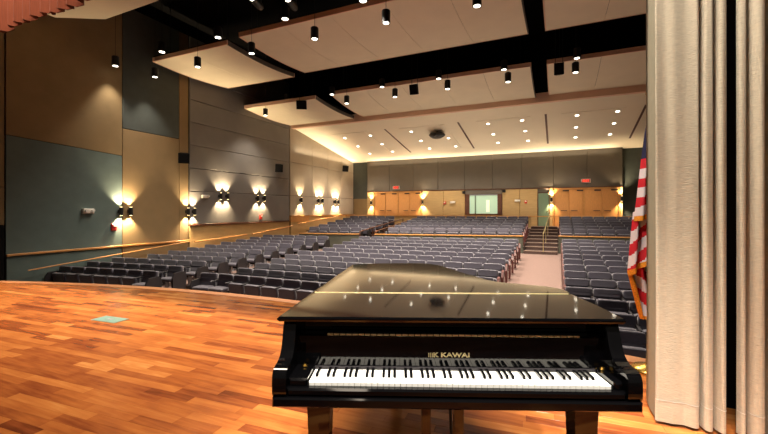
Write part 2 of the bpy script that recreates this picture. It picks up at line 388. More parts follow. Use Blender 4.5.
# doors / booth / panels of the lower band
def bxs(px): return atY(px, 200, YB).x
DL = [bxs(p) for p in (375, 386, 398, 410, 420.5)]; DR = [bxs(p) for p in (554.6, 569, 583.8, 602, 618)]
BW = (bxs(469.5), bxs(497.5)); GD = (bxs(538), bxs(549))
def lower(x0, x1, n):
    for i in range(n): bpanel(x0+(x1-x0)*i/n, x0+(x1-x0)*(i+1)/n, .38, 2.80, 'wains')
lower(bx0, DL[0]-.15, 1); lower(DL[4]+.15, BW[0]-.30, 2); lower(BW[1]+.30, GD[0]-.03, 2); lower(DR[4]+.12, bx1, 1); lower(GD[1]+.03, DR[0]-.12, 1)
bpanel(BW[0]-.3, BW[1]+.3, .38, 1.15, 'wains'); bpanel(BW[0]-.3, BW[1]+.3, 2.48, 2.80, 'backgrey')
def door_bank(xs, nm):
    d = struct(MB().box(xs[0]-.12, xs[4]+.12, YB+.03, YB+.06, .38, 2.78).build(nm, 'oak'))
    for x0, x1 in ((xs[0]-.12, xs[0]-.02), (xs[4]+.02, xs[4]+.12), (xs[2]-.05, xs[2]+.05)):
        MB().box(x0, x1, YB-.05, YB+.05, .38, 2.78).build('jamb', 'oak', d)
    MB().box(xs[0]-.12, xs[4]+.12, YB-.05, YB+.05, 2.70, 2.80).build('lintel', 'oak', d)
    for i in range(4):
        a = xs[i]+(.06 if i == 2 else .01); b = xs[i+1]-(.06 if i == 1 else .01)
        lf = MB().bevel_box(a, b, YB-.03, YB+.02, .39, 2.69, .012, 'y').build('door_leaf', 'doorwood', d)
        hx = (b-.1) if i % 2 == 0 else (a+.1)
        MB().tube([(hx-.35 if i % 2 == 0 else hx+.35, YB-.09, 1.4), (hx, YB-.09, 1.4)], .02).build('push_bar', 'blackmetal', lf)
        MB().box((a+b)/2+.05, (a+b)/2+.4, YB-.08, YB-.03, 2.6, 2.67).build('door_closer', 'seatdark', lf)
door_bank(DL, 'door_1'); door_bank(DR, 'door_2')
gd = struct(MB().box(GD[0]-.02, GD[1]+.02, YB+.0, YB+.05, .38, 2.55).build('door_3', 'darkwood'))
MB().bevel_box(GD[0]+.02, GD[1]-.02, YB-.05, YB, .39, 2.5, .01, 'y').build('door_leaf', 'green', gd)
MB().lathe([(.02, 0), (.035, -.03), (.03, -.06)], (GD[1]-.1, YB-.05, 1.35), 10, 'y').build('door_knob', 'brass', gd)
# booth window, recessed, the lit booth's glow put into its pane and pale blind
bw = struct(MB().box(BW[0]-.28, BW[0], YB-.04, YB+.06, 1.15, 2.5).box(BW[1], BW[1]+.28, YB-.04, YB+.06, 1.15, 2.5).box(BW[0]-.28, BW[1]+.28, YB-.05, YB+.06, 1.12, 1.19).build('window_1', 'darkwood'))
MB().box(BW[0], BW[1], YB+.02, YB+.03, 1.19, 2.44).build('pane', 'boothglass', bw)
xm = BW[0]+(BW[1]-BW[0])*.22
MB().box(xm-.05, xm+.03, YB-.01, YB+.02, 1.19, 2.44).build('mullion', 'green', bw)
MB().box(BW[0], BW[1], YB-.02, YB+.04, 2.42, 2.48).build('head_rail', 'chrome', bw)
MB().box(BW[0]+(BW[1]-BW[0])*.6, BW[0]+(BW[1]-BW[0])*.72, YB+.0, YB+.02, 1.3, 2.1).build('pale_blind', 'boothpale', bw)
# right wall, proscenium, black upper ceiling
struct(MB().box(XR, XR+.3, 4.0, 28, -1.6, 9.6).build('wall_right', 'backgrey'))
struct(MB().box(-15, 6, 2.6, 28.3, 9.5, 9.7).build('ceiling', 'black'))
pr = struct(MB().box(-15.2, -11.2, 3.4, 3.9, -1.5, 9.6).box(-11.2, 6, 3.45, 3.7, 5.2, 9.6).box(.95, 5.4, 3.6, 3.9, -1.5, 9.6).build('wall_proscenium', 'black'))

# ---- rear sloping ceiling and its beam
def zc(Y): return 5.13+.172*(YB-Y)
rc = struct(MB().prism([(19.15, zc(19.15)), (26.6, zc(26.6)), (26.6, zc(26.6)+.2), (19.15, zc(19.15)+.2)], XL-.05, XR, 'yz').build('ceiling', 'backceil'))
MB().prism([(26.6, zc(26.6)), (28.1, zc(26.6)), (28.1, zc(26.6)+.2), (26.6, zc(26.6)+.2)], XL-.05, XR, 'yz').build('flat_strip', 'backceil', rc)
MB().box(XL-.05, XR, 18.95, 19.2, zc(19.1)-.08, zc(19.1)+.35).build('beam', 'cloudedge', rc)
MB().box(XL-.05, XR, 19.0, 19.15, zc(19.1)+.3, 9.5).build('bulkhead', 'black', rc)
# dark slots running down the slope, and raised rectangular bays
def slot(p, q, w=.05):
    (xa, ya), (xb, yb) = p, q
    MB().add([(xa-w, ya, zc(ya)-.006), (xa+w, ya, zc(ya)-.006), (xb+w, yb, zc(yb)-.006), (xb-w, yb, zc(yb)-.006),
              (xa-w, ya, zc(ya)+.01), (xa+w, ya, zc(ya)+.01), (xb+w, yb, zc(yb)+.01), (xb-w, yb, zc(yb)+.01)],
             [(0, 3, 2, 1), (4, 5, 6, 7), (0, 1, 5, 4), (1, 2, 6, 5), (2, 3, 7, 6), (3, 0, 4, 7)]).build('slot', 'darkwood', rc)
def onslope(px, py):
    r = ray(px, py); k = .172; t = (5.13+k*YB-H)/(r.z+k*r.y); return r*t+Vector((0, 0, H))
for X in (-9.2, -4.9, -.55, 3.6): slot((X, 20.6), (X, 25.0))
for X in (-11.9, -7.0, -2.6, 1.5):
    z0 = .004
    MB().add([(X-1.35, 20.7, zc(20.7)-z0-.012), (X+1.35, 20.7, zc(20.7)-z0-.012), (X+1.35, 24.6, zc(24.6)-z0-.012), (X-1.35, 24.6, zc(24.6)-z0-.012),
              (X-1.35, 20.7, zc(20.7)+.02), (X+1.35, 20.7, zc(20.7)+.02), (X+1.35, 24.6, zc(24.6)+.02), (X-1.35, 24.6, zc(24.6)+.02)],
             [(0, 3, 2, 1), (4, 5, 6, 7), (0, 1, 5, 4), (1, 2, 6, 5), (2, 3, 7, 6), (3, 0, 4, 7)]).build('access_panel', 'backceil', rc)

# ================================================================== hanging ceiling panels
def cloud(x0, x1, y0, y1, z0, z1, label, sag=.10, nseam=3, poly=None):
    root = empty('ceiling_panel', ((x0+x1)/2, (y0+y1)/2, (z0+z1)/2)); ox, oy, oz = root.location
    tag(root, label, 'ceiling panel', 'curved cream panels hung below the black ceiling')
    n = 8; edge = .15
    def Z(y): t = (y-y0)/(y1-y0); return z0+(z1-z0)*t-sag*4*t*(1-t)
    pb = MB(); eb = MB()
    w = (x1-x0)/nseam
    for s in range(nseam):
        a = x0+w*s+.006; b = x0+w*(s+1)-.006; pb = MB()
        for i in range(n):
            ya = y0+(y1-y0)*i/n; yb = y0+(y1-y0)*(i+1)/n
            pb.add([(a-ox, ya-oy, Z(ya)-oz), (b-ox, ya-oy, Z(ya)-oz), (b-ox, yb-oy, Z(yb)-oz), (a-ox, yb-oy, Z(yb)-oz),
                    (a-ox, ya-oy, Z(ya)-oz+.02), (b-ox, ya-oy, Z(ya)-oz+.02), (b-ox, yb-oy, Z(yb)-oz+.02), (a-ox, yb-oy, Z(yb)-oz+.02)],
                   [(0, 3, 2, 1), (4, 5, 6, 7), (1, 2, 6, 5), (3, 0, 4, 7)]+([(0, 1, 5, 4)] if i == 0 else [])+([(2, 3, 7, 6)] if i == n-1 else []))
        pb.build('panel', 'cloud', root)
    ys_ = [y0+(y1-y0)*i/n for i in range(n+1)]
    prof = [(y-oy, Z(y)-oz-.01) for y in ys_]+[(y-oy, Z(y)-oz+edge) for y in reversed(ys_)]
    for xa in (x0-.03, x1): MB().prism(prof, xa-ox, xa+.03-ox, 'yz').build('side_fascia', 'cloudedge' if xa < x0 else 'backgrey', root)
    MB().box(x0-.03-ox, x1+.03-ox, y0-.03-oy, y0-oy, Z(y0)-oz-.01, Z(y0)-oz+edge).build('front_fascia', 'cloudedge', root)
    MB().box(x0-.03-ox, x1+.03-ox, y1-oy, y1+.03-oy, Z(y1)-oz-.01, Z(y1)-oz+edge).build('rear_fascia', 'cloudedge', root)
    MB().box(x0-ox, x1-ox, y0-oy, y1-oy, .16, .18).build('backing', 'black', root)
    hg = MB()
    for xx in (x0+.4, x1-.4):
        for yy in (y0+.4, y1-.4): hg.tube([(xx-ox, yy-oy, .1), (xx-ox, yy-oy, 9.5-oz)], .01, 6)
    hg.build('hanger_rods', 'blackmetal', root)
    return root
cloud(-14.2, -10.42, 10.0, 13.7, 7.15, 7.2, 'smaller cream ceiling panel nearest the wall in the front bank, beside the widest panel', nseam=2)
cloud(-9.83, -.92, 10.0, 13.7, 7.3, 7.3, 'widest cream ceiling panel of the front bank, over the middle seats', nseam=5)
cloud(-.35, 4.6, 10.0, 13.7, 7.3, 7.3, 'cream ceiling panel of the front bank above the centre aisle stairs side', nseam=3)
cloud(-14.55, -10.3, 15.15, 18.9, 6.62, 6.5, 'smaller cream ceiling panel near the grey wall in the rear bank', nseam=2)
cloud(-9.7, -.95, 15.6, 18.9, 6.85, 6.55, 'long cream ceiling panel in the middle of the rear bank', nseam=5)
cloud(-.35, 4.9, 15.6, 18.9, 6.85, 6.6, 'rear bank cream ceiling panel, beyond the dark gap above the stairs', nseam=3)
# the panel nearest the stage, its outer rear corner cut off
root = empty('ceiling_panel', (-12.2, 5.8, 7.4)); tag(root, 'cream ceiling panel nearest the stage, just behind the rose valance, corner cut off', 'ceiling panel', 'curved cream panels hung below the black ceiling')
pg = [(-2.0, -1.9), (1.78, -1.9), (1.78, 1.65), (-.7, 1.7), (-2.0, 1.0)]
MB().prism(pg, 0, .02).build('panel', 'cloud', root); MB().prism([(x*1.01, y*1.01) for x, y in pg], .02, .16).build('fascia', 'cloudedge', root)
hg = MB()
for x, y in ((-1.5, -1.2), (1.3, -1.2), (1.3, 1.2), (-1, .8)): hg.tube([(x, y, .1), (x, y, 2.1)], .01, 6)
hg.build('hanger_rods', 'blackmetal', root)

# ================================================================== lights with bodies
hous = MB().lathe([(.10, 0), (.115, .0), (.115, .32), (.10, .34), (.02, .35)], n=14).mesh('housing', 'blackmetal')
lensm = MB().lathe([(.095, -.004), (.095, .004)], n=14).mesh('lens', 'lens')
def pendant(p, label, group, power, top=9.5, ang=75, aim=None, sc=1.0):
    root = empty('pendant_light', p); tag(root, label, 'pendant light', group)
    a = inst('housing', hous, root); b = inst('lens', lensm, root); a.scale = (sc, sc, 1); b.scale = (sc*.85, sc*.85, 1)
    MB().tube([(0, 0, .34), (0, 0, top-p[2])], .006, 6).build('stem', 'blackmetal', root)
    if power:
        l = spot('downlight', (p[0], p[1], p[2]-.03), aim or (p[0], p[1]+.3, 0), power, ang, SOFT, .8, .06, root)
    return root
def pl(px, py, z): return tuple(atZ(px, py, z))
frontp = [(197.6, 67), (251.6, 53.5), (314.6, 39), (386, 23), (477, 6), (560, -12)]
for i, (x, y) in enumerate(frontp):
    pendant(pl(x, y, 6.5), f'black cylinder pendant light, {ORD[i]} along the row under the front bank of ceiling panels', 'pendants of the front row', 1900 if i else 450, ang=110)
for i, (x, y) in enumerate([(115.4, 66), (155, 77)]):
    pendant(pl(x, y, 6.5), ('black cylinder pendant light in front of the brown upper wall, off by itself', 'small black downlight hanging beside the dark green wall panel')[i], 'pendants near the side wall', 260)
for i, (x, y) in enumerate([(162, 52), (218, 37.5), (285, 19), (363, 1)]):
    pendant(pl(x, y, 7.05), f'black downlight against the dark ceiling above the front panels, {ORD[i]} from the side wall', 'downlights in the front trough', 700 if i else 200, ang=110, sc=1.1)
rearp = [(265.5, 115.5), (346.7, 103.5), (395, 97), (447.5, 89), (508, 82), (575.5, 72.5)]
for i, (x, y) in enumerate(rearp):
    pendant(pl(x, y, 6.15), f'short black pendant light, {ORD[i]} along the row under the rear bank of ceiling panels', 'pendants of the rear row', 1650 if i else 450, ang=110)
for i, (x, y) in enumerate([(246, 108.5), (287, 101.5), (332, 94.5), (382, 87), (438.7, 78.8), (504, 69.7), (577, 58.2)]):
    pendant(pl(x, y, 6.72), f'bright downlight at the front lip of the rear panels, {ORD[i]} from the side wall', 'downlights in the rear trough', 900, ang=66, aim=(pl(x, y, 6.72)[0], pl(x, y, 6.72)[1]+3, 0), sc=1.05)
# recessed downlights in the sloping rear ceiling
ring = MB().lathe([(.13, .012), (.13, -.008), (.10, -.008), (.10, .01)], n=14).mesh('trim_ring', 'white')
rl = MB().lathe([(.08, -.009), (.075, .0)], n=14).mesh('lens', 'lens')
bays = [('bay nearest the side wall', [(344.8, 137.8), (370.4, 135.2), (357.9, 146), (382, 143.8), (369.8, 153.4), (392.5, 151.3)]),
        ('bay around the black projector', [(411.3, 131.3), (421, 140.4), (429.5, 148.2), (448.5, 137.8), (455.8, 146)]),
        ('bay over the booth window', [(488, 123.4), (493.3, 133.9), (498, 142.4), (522, 120), (525.3, 130.7), (528, 140.4)]),
        ('bay above the double doors near the flag', [(577, 115), (576, 127), (575.5, 137), (617.7, 111), (614, 123), (610, 134)])]
for bn, pts in bays:
    for i, (x, y) in enumerate(pts):
        p = onslope(x, y); root = empty('recessed_downlight', (p.x, p.y, p.z-.02)); root.rotation_euler = (-math.atan(.172), 0, 0)
        tag(root, f'recessed round downlight, {ORD[i]} of the {bn}', 'downlight', 'recessed downlights in the rear ceiling')
        inst('trim_ring', ring, root); inst('lens', rl, root)
        if i % 2 == 0: spot('downlight', (p.x, p.y, p.z-.1), (p.x, p.y, 0), 420, 120, SOFT, .9, .08)
# wall sconces
sb = MB().lathe([(.055, -.16), (.07, -.15), (.07, .15), (.055, .16)], n=12).mesh('body', 'blackmetal')
sl = MB().lathe([(.05, .158), (.05, .166)], n=12).mesh('lens', 'lens2')
sk = MB().box(-.04, .04, -.12, .0, -.06, .06).mesh('bracket', 'blackmetal')
def sconce(p, n, label, group, power=230, col=WARM, sc=.95):
    rz = atan2(n[1], n[0])+pi/2
    root = empty('wall_sconce', p, rz); tag(root, label, 'wall light', group)
    b = inst('body', sb, root, (0, -.14, 0)); b.scale = (sc, sc, sc)
    a = inst('lens', sl, root, (0, -.14, 0)); a.scale = (sc, sc, sc)
    c = inst('lens', sl, root, (0, -.14, 0)); c.scale = (sc, sc, -sc)
    inst('bracket', sk, root)
    q = Vector(p)+Vector((n[0], n[1], 0))*.12
    for s in (1, -1):
        o = Vector((0, 0, .24*s*sc/1.3+.0)); spot('sconce_beam', q+o, q+o+Vector((-n[0]*.16, -n[1]*.16, s)), power, 100, col, .8, .03)
lw_ = [(118.8, 211.3, 0), (128.5, 211.3, 0), (186, 211.6, 0), (192.5, 211.6, .02), (218.8, 196.2, .02), (225.8, 196.2, .02), (256, 198.4, .02), (262.8, 198.4, .02), (299.7, 200, .02), (317, 200.8, .02), (321, 200.8, .02), (333.5, 202, .02), (337, 202, .02)]
ln = ['black up and down wall light at the end of the teal wall', 'black up and down wall light at the start of the tan wall',
      'black wall light on the narrow tan strip', 'black wall light on the grey wall right beside the tan strip',
      'black wall light on grey panels, nearer of the first pair', 'black wall light on grey panels, farther of the first pair',
      'black wall light on grey panels above the red alarm, nearer of its pair', 'black wall light on grey panels above the red alarm, farther of its pair',
      'single black wall light at the start of the beige wall', 'black wall light of the middle beige wall pair, nearer one', 'black wall light of the middle beige wall pair, farther one',
      'black wall light of the last beige wall pair, nearer one', 'black wall light of the last beige wall pair, farther one']
for (x, y, dx), l in zip(lw_, ln):
    p = atX(x, y, XL+dx); sconce(tuple(p), (1, 0), l, 'sconces along the side wall')
for (x, y), l in zip([(371.7, 202.6), (423, 202), (551.4, 199.7), (621.5, 198.6)],
                     ['black wall light left of the far double doors', 'black wall light right of the far double doors', 'black wall light between the green door and the wide doors', 'black wall light beside the dark end of the back wall']):
    p = atY(x, y, YB-.02); sconce(tuple(p), (0, -1), l, 'sconces on the back wall', 260)

# ---- stage battens above the frame
for i, (p, s, e) in enumerate(STAGE_BATTENS):
    root = empty('stage_light_batten', (p[0], p[1], p[2]+.12))
    tag(root, f'black border light batten above the stage, {ORD[i]} of three', 'stage light', 'battens above the stage')
    MB().box(-s/2-.1, s/2+.1, -.25, .25, .0, .2).build('trough', 'blackmetal', root)
    MB().tube([(-s/2-.4, 0, .3), (s/2+.4, 0, .3)], .03).build('pipe', 'pipe', root)
    MB().tube([(-s/2, 0, .3), (-s/2, 0, 3.2)], .01).tube([(s/2, 0, .3), (s/2, 0, 3.2)], .01).build('cables', 'blackmetal', root)

# ---- catwalk with pipes high over the house front
cw = empty('catwalk', (-8.6, 7.9, 8.0)); tag(cw, 'dark lighting catwalk with grey pipe rails above the front ceiling panels', 'catwalk')
MB().box(-1.6, 7.5, -.35, .35, 0, .05).build('deck', 'black', cw)
for z in (.45, .9): MB().tube([(-1.6, -.35, z), (7.5, -.35, z)], .022).build('rail', 'blackmetal', cw)
for i in range(2, 9): MB().tube([(-4.4+1.45*i, -.35, -.1), (-4.4+1.45*i, -.35, .9)], .025).build('post', 'pipe' if i in (1, 3) else 'blackmetal', cw)
MB().tube([(-1.5, -.4, -.25), (.6, -.4, -.25)], .03).build('light_pipe', 'pipe', cw)
MB().tube([(2.2, -.4, -.2), (4.6, -.4, -.2)], .03).build('light_pipe', 'pipe', cw)
def profile_light(p, label):
    r = empty('profile_spotlight', p, radians(15)); tag(r, label, 'stage light', 'spotlights hung on the catwalk')
    MB().lathe([(.11, -.28), (.12, .1), (.09, .25)], (0, 0, 0), 12, 'y').build('barrel', 'blackmetal', r)
    MB().lathe([(.09, -.285), (.09, -.281)], (0, 0, 0), 12, 'y').build('lens', 'lens', r)
    MB().tube([(-.13, 0, 0), (-.13, 0, .2), (.13, 0, .2), (.13, 0, 0)], .012).build('yoke', 'pipe', r)
    MB().tube([(0, 0, .2), (0, 0, .38)], .02).build('clamp', 'pipe', r)
profile_light(pl(257, 3, 7.5), 'spotlight with a bluish lens on the catwalk pipe, nearer the side wall')
profile_light(pl(292, 4, 7.5), 'spotlight on the catwalk pipe beside the pale bracket')

# ---- loudspeakers
def speaker(p, rz, tilt, label, w=.42, d=.36, h=.42, hang=None, group='loudspeakers in the hall'):
    r = empty('loudspeaker', p, rz); tag(r, label, 'loudspeaker', group)
    pts = [(-w/2, -d/2), (w/2, -d/2), (w*.32, d/2), (-w*.32, d/2)]
    b = MB().prism(pts, -h/2, h/2).build('cabinet', 'black', r); b.rotation_euler = (tilt, 0, 0)
    g = MB().bevel_box(-w/2+.03, w/2-.03, -d/2-.02, -d/2, -h/2+.03, h/2-.03, .008).build('grille', 'black', r); g.rotation_euler = (tilt, 0, 0)
    if hang: MB().tube([(-.12, 0, h/2-.04), (-.12, 0, hang-p[2])], .01, 6).tube([(.12, 0, h/2-.04), (.12, 0, hang-p[2])], .01, 6).build('hanging_rods', 'blackmetal', r)
    else: MB().tube([(0, 0, 0), (0, d/2+.12, 0)], .03).build('bracket', 'blackmetal', r)
for (x, y), l in zip([(184, 158), (278.5, 168), (345, 168.5)], ['black loudspeaker on the tan wall just before the grey panels', 'black loudspeaker high on the grey wall panels', 'black loudspeaker high on the beige wall near the rear corner']):
    p = atX(x, y, XL+.32); speaker(tuple(p), radians(50), radians(12), l)
for (x, y, w), l in zip([(302, 105, .6), (414.6, 89.5, .4), (559, 69, .4)], ['black loudspeaker hung before the rear ceiling panels, nearest the side wall', 'black loudspeaker hung before the middle rear ceiling panel', 'black loudspeaker hung in the dark gap above the stairs']):
    p = atZ(x, y, 6.4); speaker(tuple(p), 0 if w < .6 else .5, radians(15), l, w*.8, .36, .4, 9.5)
p = onslope(437, 131); r = empty('projector', (p.x, p.y, p.z-.25)); tag(r, 'black projector hanging from the sloping rear ceiling', 'projector')
MB().lathe([(.25, -.16), (.42, -.06), (.48, .02), (.42, .08), (.15, .1)], n=18).build('body', 'blackmetal', r, True)
MB().lathe([(.09, -.5), (.1, -.3)], (0, 0, -.04), 12, 'y').build('lens_barrel', 'blackmetal', r)
MB().tube([(0, 0, .08), (0, 0, .3)], .05).build('mount', 'blackmetal', r)
MB().box(-.35, -.1, -.2, .2, .06, .14).box(.1, .35, -.2, .2, .06, .14).build('bracket', 'blackmetal', r)

# ---- small wall fittings
def box_fit(nm, p, n, w, h, d, m, label, cat, extra=None, parts=None):
    rz = atan2(n[1], n[0])+pi/2; r = empty(nm, tuple(p), rz); tag(r, label, cat)
    MB().bevel_box(-w/2, w/2, -d, 0, -h/2, h/2, min(w, h)*.12).build('housing', m, r)
    if extra == 'strobe': MB().box(-w*.3, w*.3, -d-.02, -d, h*.05, h*.35).build('strobe_lens', 'white', r)
    if extra == 'bulb':
        for s in (-1, 1): MB().lathe([(.03, 0), (.05, -.06), (.05, -.08)], (s*w*.3, -d, h*.1), 10, 'y').build('lamp_head', 'white', r)
    return r
box_fit('emergency_light', atX(87, 211, XL), (1, 0), .34, .16, .12, 'white', 'white emergency light box on the teal wall', 'emergency light', 'bulb')
box_fit('fire_alarm', atX(113.5, 227, XL), (1, 0), .18, .24, .07, 'redp', 'red fire alarm at the lower end of the teal wall', 'fire alarm', 'strobe')
box_fit('fire_alarm', atX(260.4, 217, XL+.02), (1, 0), .18, .26, .07, 'redp', 'red fire alarm low on the grey wall panels', 'fire alarm', 'strobe')
box_fit('emergency_light', atX(204.3, 196.6, XL+.02), (1, 0), .34, .14, .1, 'white', 'white emergency light box on the grey wall beside the first lamps', 'emergency light', 'bulb')
box_fit('emergency_light', atY(453, 202.3, YB), (0, -1), .34, .14, .1, 'white', 'white emergency light on the back wall left of the booth window', 'emergency light', 'bulb')
box_fit('emergency_light', atY(517.5, 200.6, YB), (0, -1), .34, .14, .1, 'white', 'white emergency light on the back wall right of the booth window', 'emergency light', 'bulb')
box_fit('fire_alarm', atY(444.8, 203, YB), (0, -1), .16, .2, .06, 'redp', 'red fire alarm on the back wall left of the booth window', 'fire alarm', 'strobe')
box_fit('fire_alarm', atY(525.8, 201.8, YB), (0, -1), .16, .2, .06, 'redp', 'red fire alarm on the back wall near the green door', 'fire alarm', 'strobe')
box_fit('wall_speaker', atY(463.8, 192.4, YB), (0, -1), .18, .18, .16, 'blackmetal', 'small black box at the upper left of the booth window', 'camera')  # small black speakers either side of the booth window
box_fit('wall_speaker', atY(504, 191.2, YB), (0, -1), .18, .18, .16, 'blackmetal', 'small black box at the upper right of the booth window', 'camera')
def text_mesh(txt, size, ext, sx=1.0):
    cu_ = bpy.data.curves.new('text', 'FONT'); cu_.body = txt; cu_.size = size; cu_.extrude = ext; cu_.align_x = 'CENTER'; cu_.align_y = 'CENTER'; cu_.resolution_u = 3
    cu_.offset = size*.03
    o = bpy.data.objects.new('text', cu_); COL.objects.link(o); dg = bpy.context.evaluated_depsgraph_get(); dg.update()
    me = bpy.data.meshes.new_from_object(o.evaluated_get(dg)); bpy.data.objects.remove(o)
    for v_ in me.vertices: v_.co.x *= sx
    return me
exm = text_mesh('EXIT', .17, .004); exm.materials.clear(); exm.materials.append(M['exitm'])
for (x, y), l in zip([(396.4, 187.6), (585.8, 180.8)], ['red exit sign above the far double doors on the left', 'red exit sign above the wide double doors near the flag']):
    p = atY(x, y, YB-.02); r = empty('exit_sign', tuple(p)); tag(r, l, 'exit sign', 'exit signs on the back wall')
    MB().bevel_box(-.26, .26, -.07, 0, -.12, .12, .01).build('housing', 'white', r)
    t = inst('lettering', exm, r, (0, -.075, 0)); t.rotation_euler = (pi/2, 0, 0)
    MB().box(-.23, .23, -.073, -.07, -.10, .10).build('face', mat('exit_face', (150, 70, 60), .5, emit=(200, 70, 55), es=.35), r)

# ---- handrails
def handrail(nm, pts, posts, r, m, label, drop, group='handrails', down=None):
    o0 = pts[0]; root = empty(nm, o0); tag(root, label, 'handrail', group)
    L_ = [tuple(Vector(p)-Vector(o0)) for p in pts]
    MB().tube(L_, r, 8).build('rail', m, root)
    for t in posts:
        n_ = len(pts)-1; i = min(int(t*n_), n_-1); f = t*n_-i
        q = Vector(L_[i]).lerp(Vector(L_[i+1]), f)
        if down is None: MB().tube([q, q+Vector((-.12, 0, -.04)), q+Vector((-.2, 0, -.04))], r*.6, 6).build('bracket', m, root)
        else: MB().tube([q, q-Vector((0, 0, drop))], r*.8, 6).build('post', down, root)
X1 = XL+.22
handrail('handrail', [(X1, 6.2, -.36), (X1, 11.8, .1)], (.05, .3, .52, .75, .95), .02, 'oak', 'long wooden wall handrail sloping up along the teal and tan wall', .1)
handrail('handrail', [(X1, 12.0, .06), (X1, 15.1, .19)], (.1, .4, .65, .95), .035, 'oak', 'wooden handrail under the grey wall, lower section', .1)
handrail('handrail', [(X1, 15.5, .20), (X1, 18.8, .50)], (.1, .5, .9), .035, 'oak', 'wooden handrail under the grey wall, upper section', .1)
X2 = XL+.32
handrail('handrail', [(X2, 19.2, .62), (X2, 24.0, 1.0)], (.1, .5, .9), .035, 'oak', 'wooden handrail rising along the beige wall', .1)
handrail('handrail', [(-.58, 18.15, .40), (-.42, 23.3, 1.20)], (0, .33, .66, 1), .022, 'palebrass', 'pale metal handrail in the middle of the centre aisle stairs', .78, down='palebrass')
for X, n_ in ((-8.72, 'far'), (-8.02, 'near')):
    handrail('handrail', [(X, YL(X)+.05, .40), (X, 22.3, .90)], (0, .25, .5, .75, 1), .035, 'darkwood', f'dark wooden rail beside the upper side aisle, {n_} one', .62, down='darkwood')

# ================================================================== seats
PITCH = .56
def seat_meshes():
    d = {}
    mb = MB().cushion((0, .10, .50), .262, .05, .14, .22, 18, 8, tilt=radians(-10)); d['lower'] = mb.mesh('back_cushion', 'seat', True)
    mb = MB().cushion((0, .14, .715), .268, .06, .10, .26, 18, 10, tilt=radians(-10), pleat=.25); d['upper'] = mb.mesh('head_cushion', 'seat', True)
    mb = MB().prism([(.15, .25), (.17, .25), (.235, .79), (.215, .79)], -.24, .24, 'yz'); d['shell'] = mb.mesh('back_shell', 'seatdark')
    mb = MB().cushion((0, -.05, .48), .25, .05, .15, .24, 18, 8, tilt=radians(12)); d['seat_up'] = mb.mesh('seat', 'seat', True)
    mb = MB().cushion((0, -.12, .43), .25, .18, .055, .28); d['seat_down'] = mb.mesh('seat', 'seat', True)
    mb = MB(); x = PITCH/2
    mb.prism([(-.02, 0), (.12, 0), (.16, .6), (.02, .6)], -x-.012, -x+.012, 'yz').box(-x-.03, -x+.03, -.10, .20, 0, .02); d['stand'] = mb.mesh('stanchion', 'chrome')
    mb = MB().cushion((-x, .0, .62), .028, .19, .022, .4, 10, 5); d['arm'] = mb.mesh('armrest', 'seatdark', True)
    mb = MB().prism([(-.28, .06), (.16, .06), (.24, .42), (.2, .62), (.05, .66), (-.2, .64), (-.29, .5)], -.028, .028, 'yz'); d['end'] = mb.mesh('end_panel', 'seatwood'); d['end_dark'] = mb.mesh('end_panel', 'seatdark')
    return d
SM = seat_meshes()
seats = []
def zrow(k): return zf(k)
# block, row index, list of seats
for k in range(0, 13):          # right block, first seat at the centre aisle
    for i in range(8):
        x = .42+PITCH*i
        seats.append(('near the flag', 'lower', k, i, x, Yrow(x, k), zf(k)-.0, 'L' if i == 0 else None))
for k in range(2, 13):
    xl = -8.2-(12-k)*.11; nn = int((-1.42-xl)/PITCH)
    for i in range(nn):
        x = -1.7-PITCH*i
        seats.append(('in the middle', 'lower', k, i, x, Yrow(x, k), zf(k), 'R' if i == 0 else ('L' if i == nn-1 else None)))
    xr = xl-1.3; nn = 6 if k > 4 else 7
    for i in range(nn):
        x = xr-PITCH/2-PITCH*i
        seats.append(('by the side wall', 'lower', k, i, x, Yrow(x, k), zf(k), 'R' if i == 0 else ('L' if i == nn-1 else None)))
for j in range(6):
    z = -.24+.1*j
    for i in range(8):
        x = .36+PITCH*i; seats.append(('near the flag', 'upper', j, i, x, YL(x)+.55+.85*j, z, 'L' if i == 0 else None))
    for i in range(11):
        x = -1.75-PITCH*i; seats.append(('in the middle', 'upper', j, i, x, YL(x)+.55+.85*j, z, 'R' if i == 0 else ('L' if i == 10 else None)))
    for i in range(5):
        x = -9.15-PITCH*i; seats.append(('by the side wall', 'upper', j, i, x, YL(x)+.55+.85*j, z, 'R' if i == 0 else None))
def hidden(x, y, z):
    a, b, d = proj(x, y, z+.8)
    if a > 648 or a < 0: return True
    if 345 < a < 440 and b > 270: return True
    if 440 <= a < 560 and b > 270+(a-440)*.18: return True
    if 560 <= a < 648 and b > 293+(a-560)*.75: return a < 622
    if 290 < a <= 345 and b > 316-(a-290)*.9: return True
    return False
order = [(proj(s[4], s[5], 0)[2]+(1000 if hidden(s[4], s[5], s[6]) else 0), s) for s in seats]
order.sort(key=lambda t: t[0])
def rotz(x, y, fn):
    dx = .2; return atan2(fn(x+dx)-fn(x-dx), 2*dx)
DOWN = set()
rs = random.Random(3)
grp = {'near the flag': 'auditorium seats of the block near the flag', 'in the middle': 'auditorium seats of the middle block', 'by the side wall': 'auditorium seats of the block by the side wall'}
rest_mb = MB(); nmade = 0
aisle = {'near the flag': 'from the centre aisle', 'in the middle': 'from the centre aisle', 'by the side wall': 'from the side aisle'}
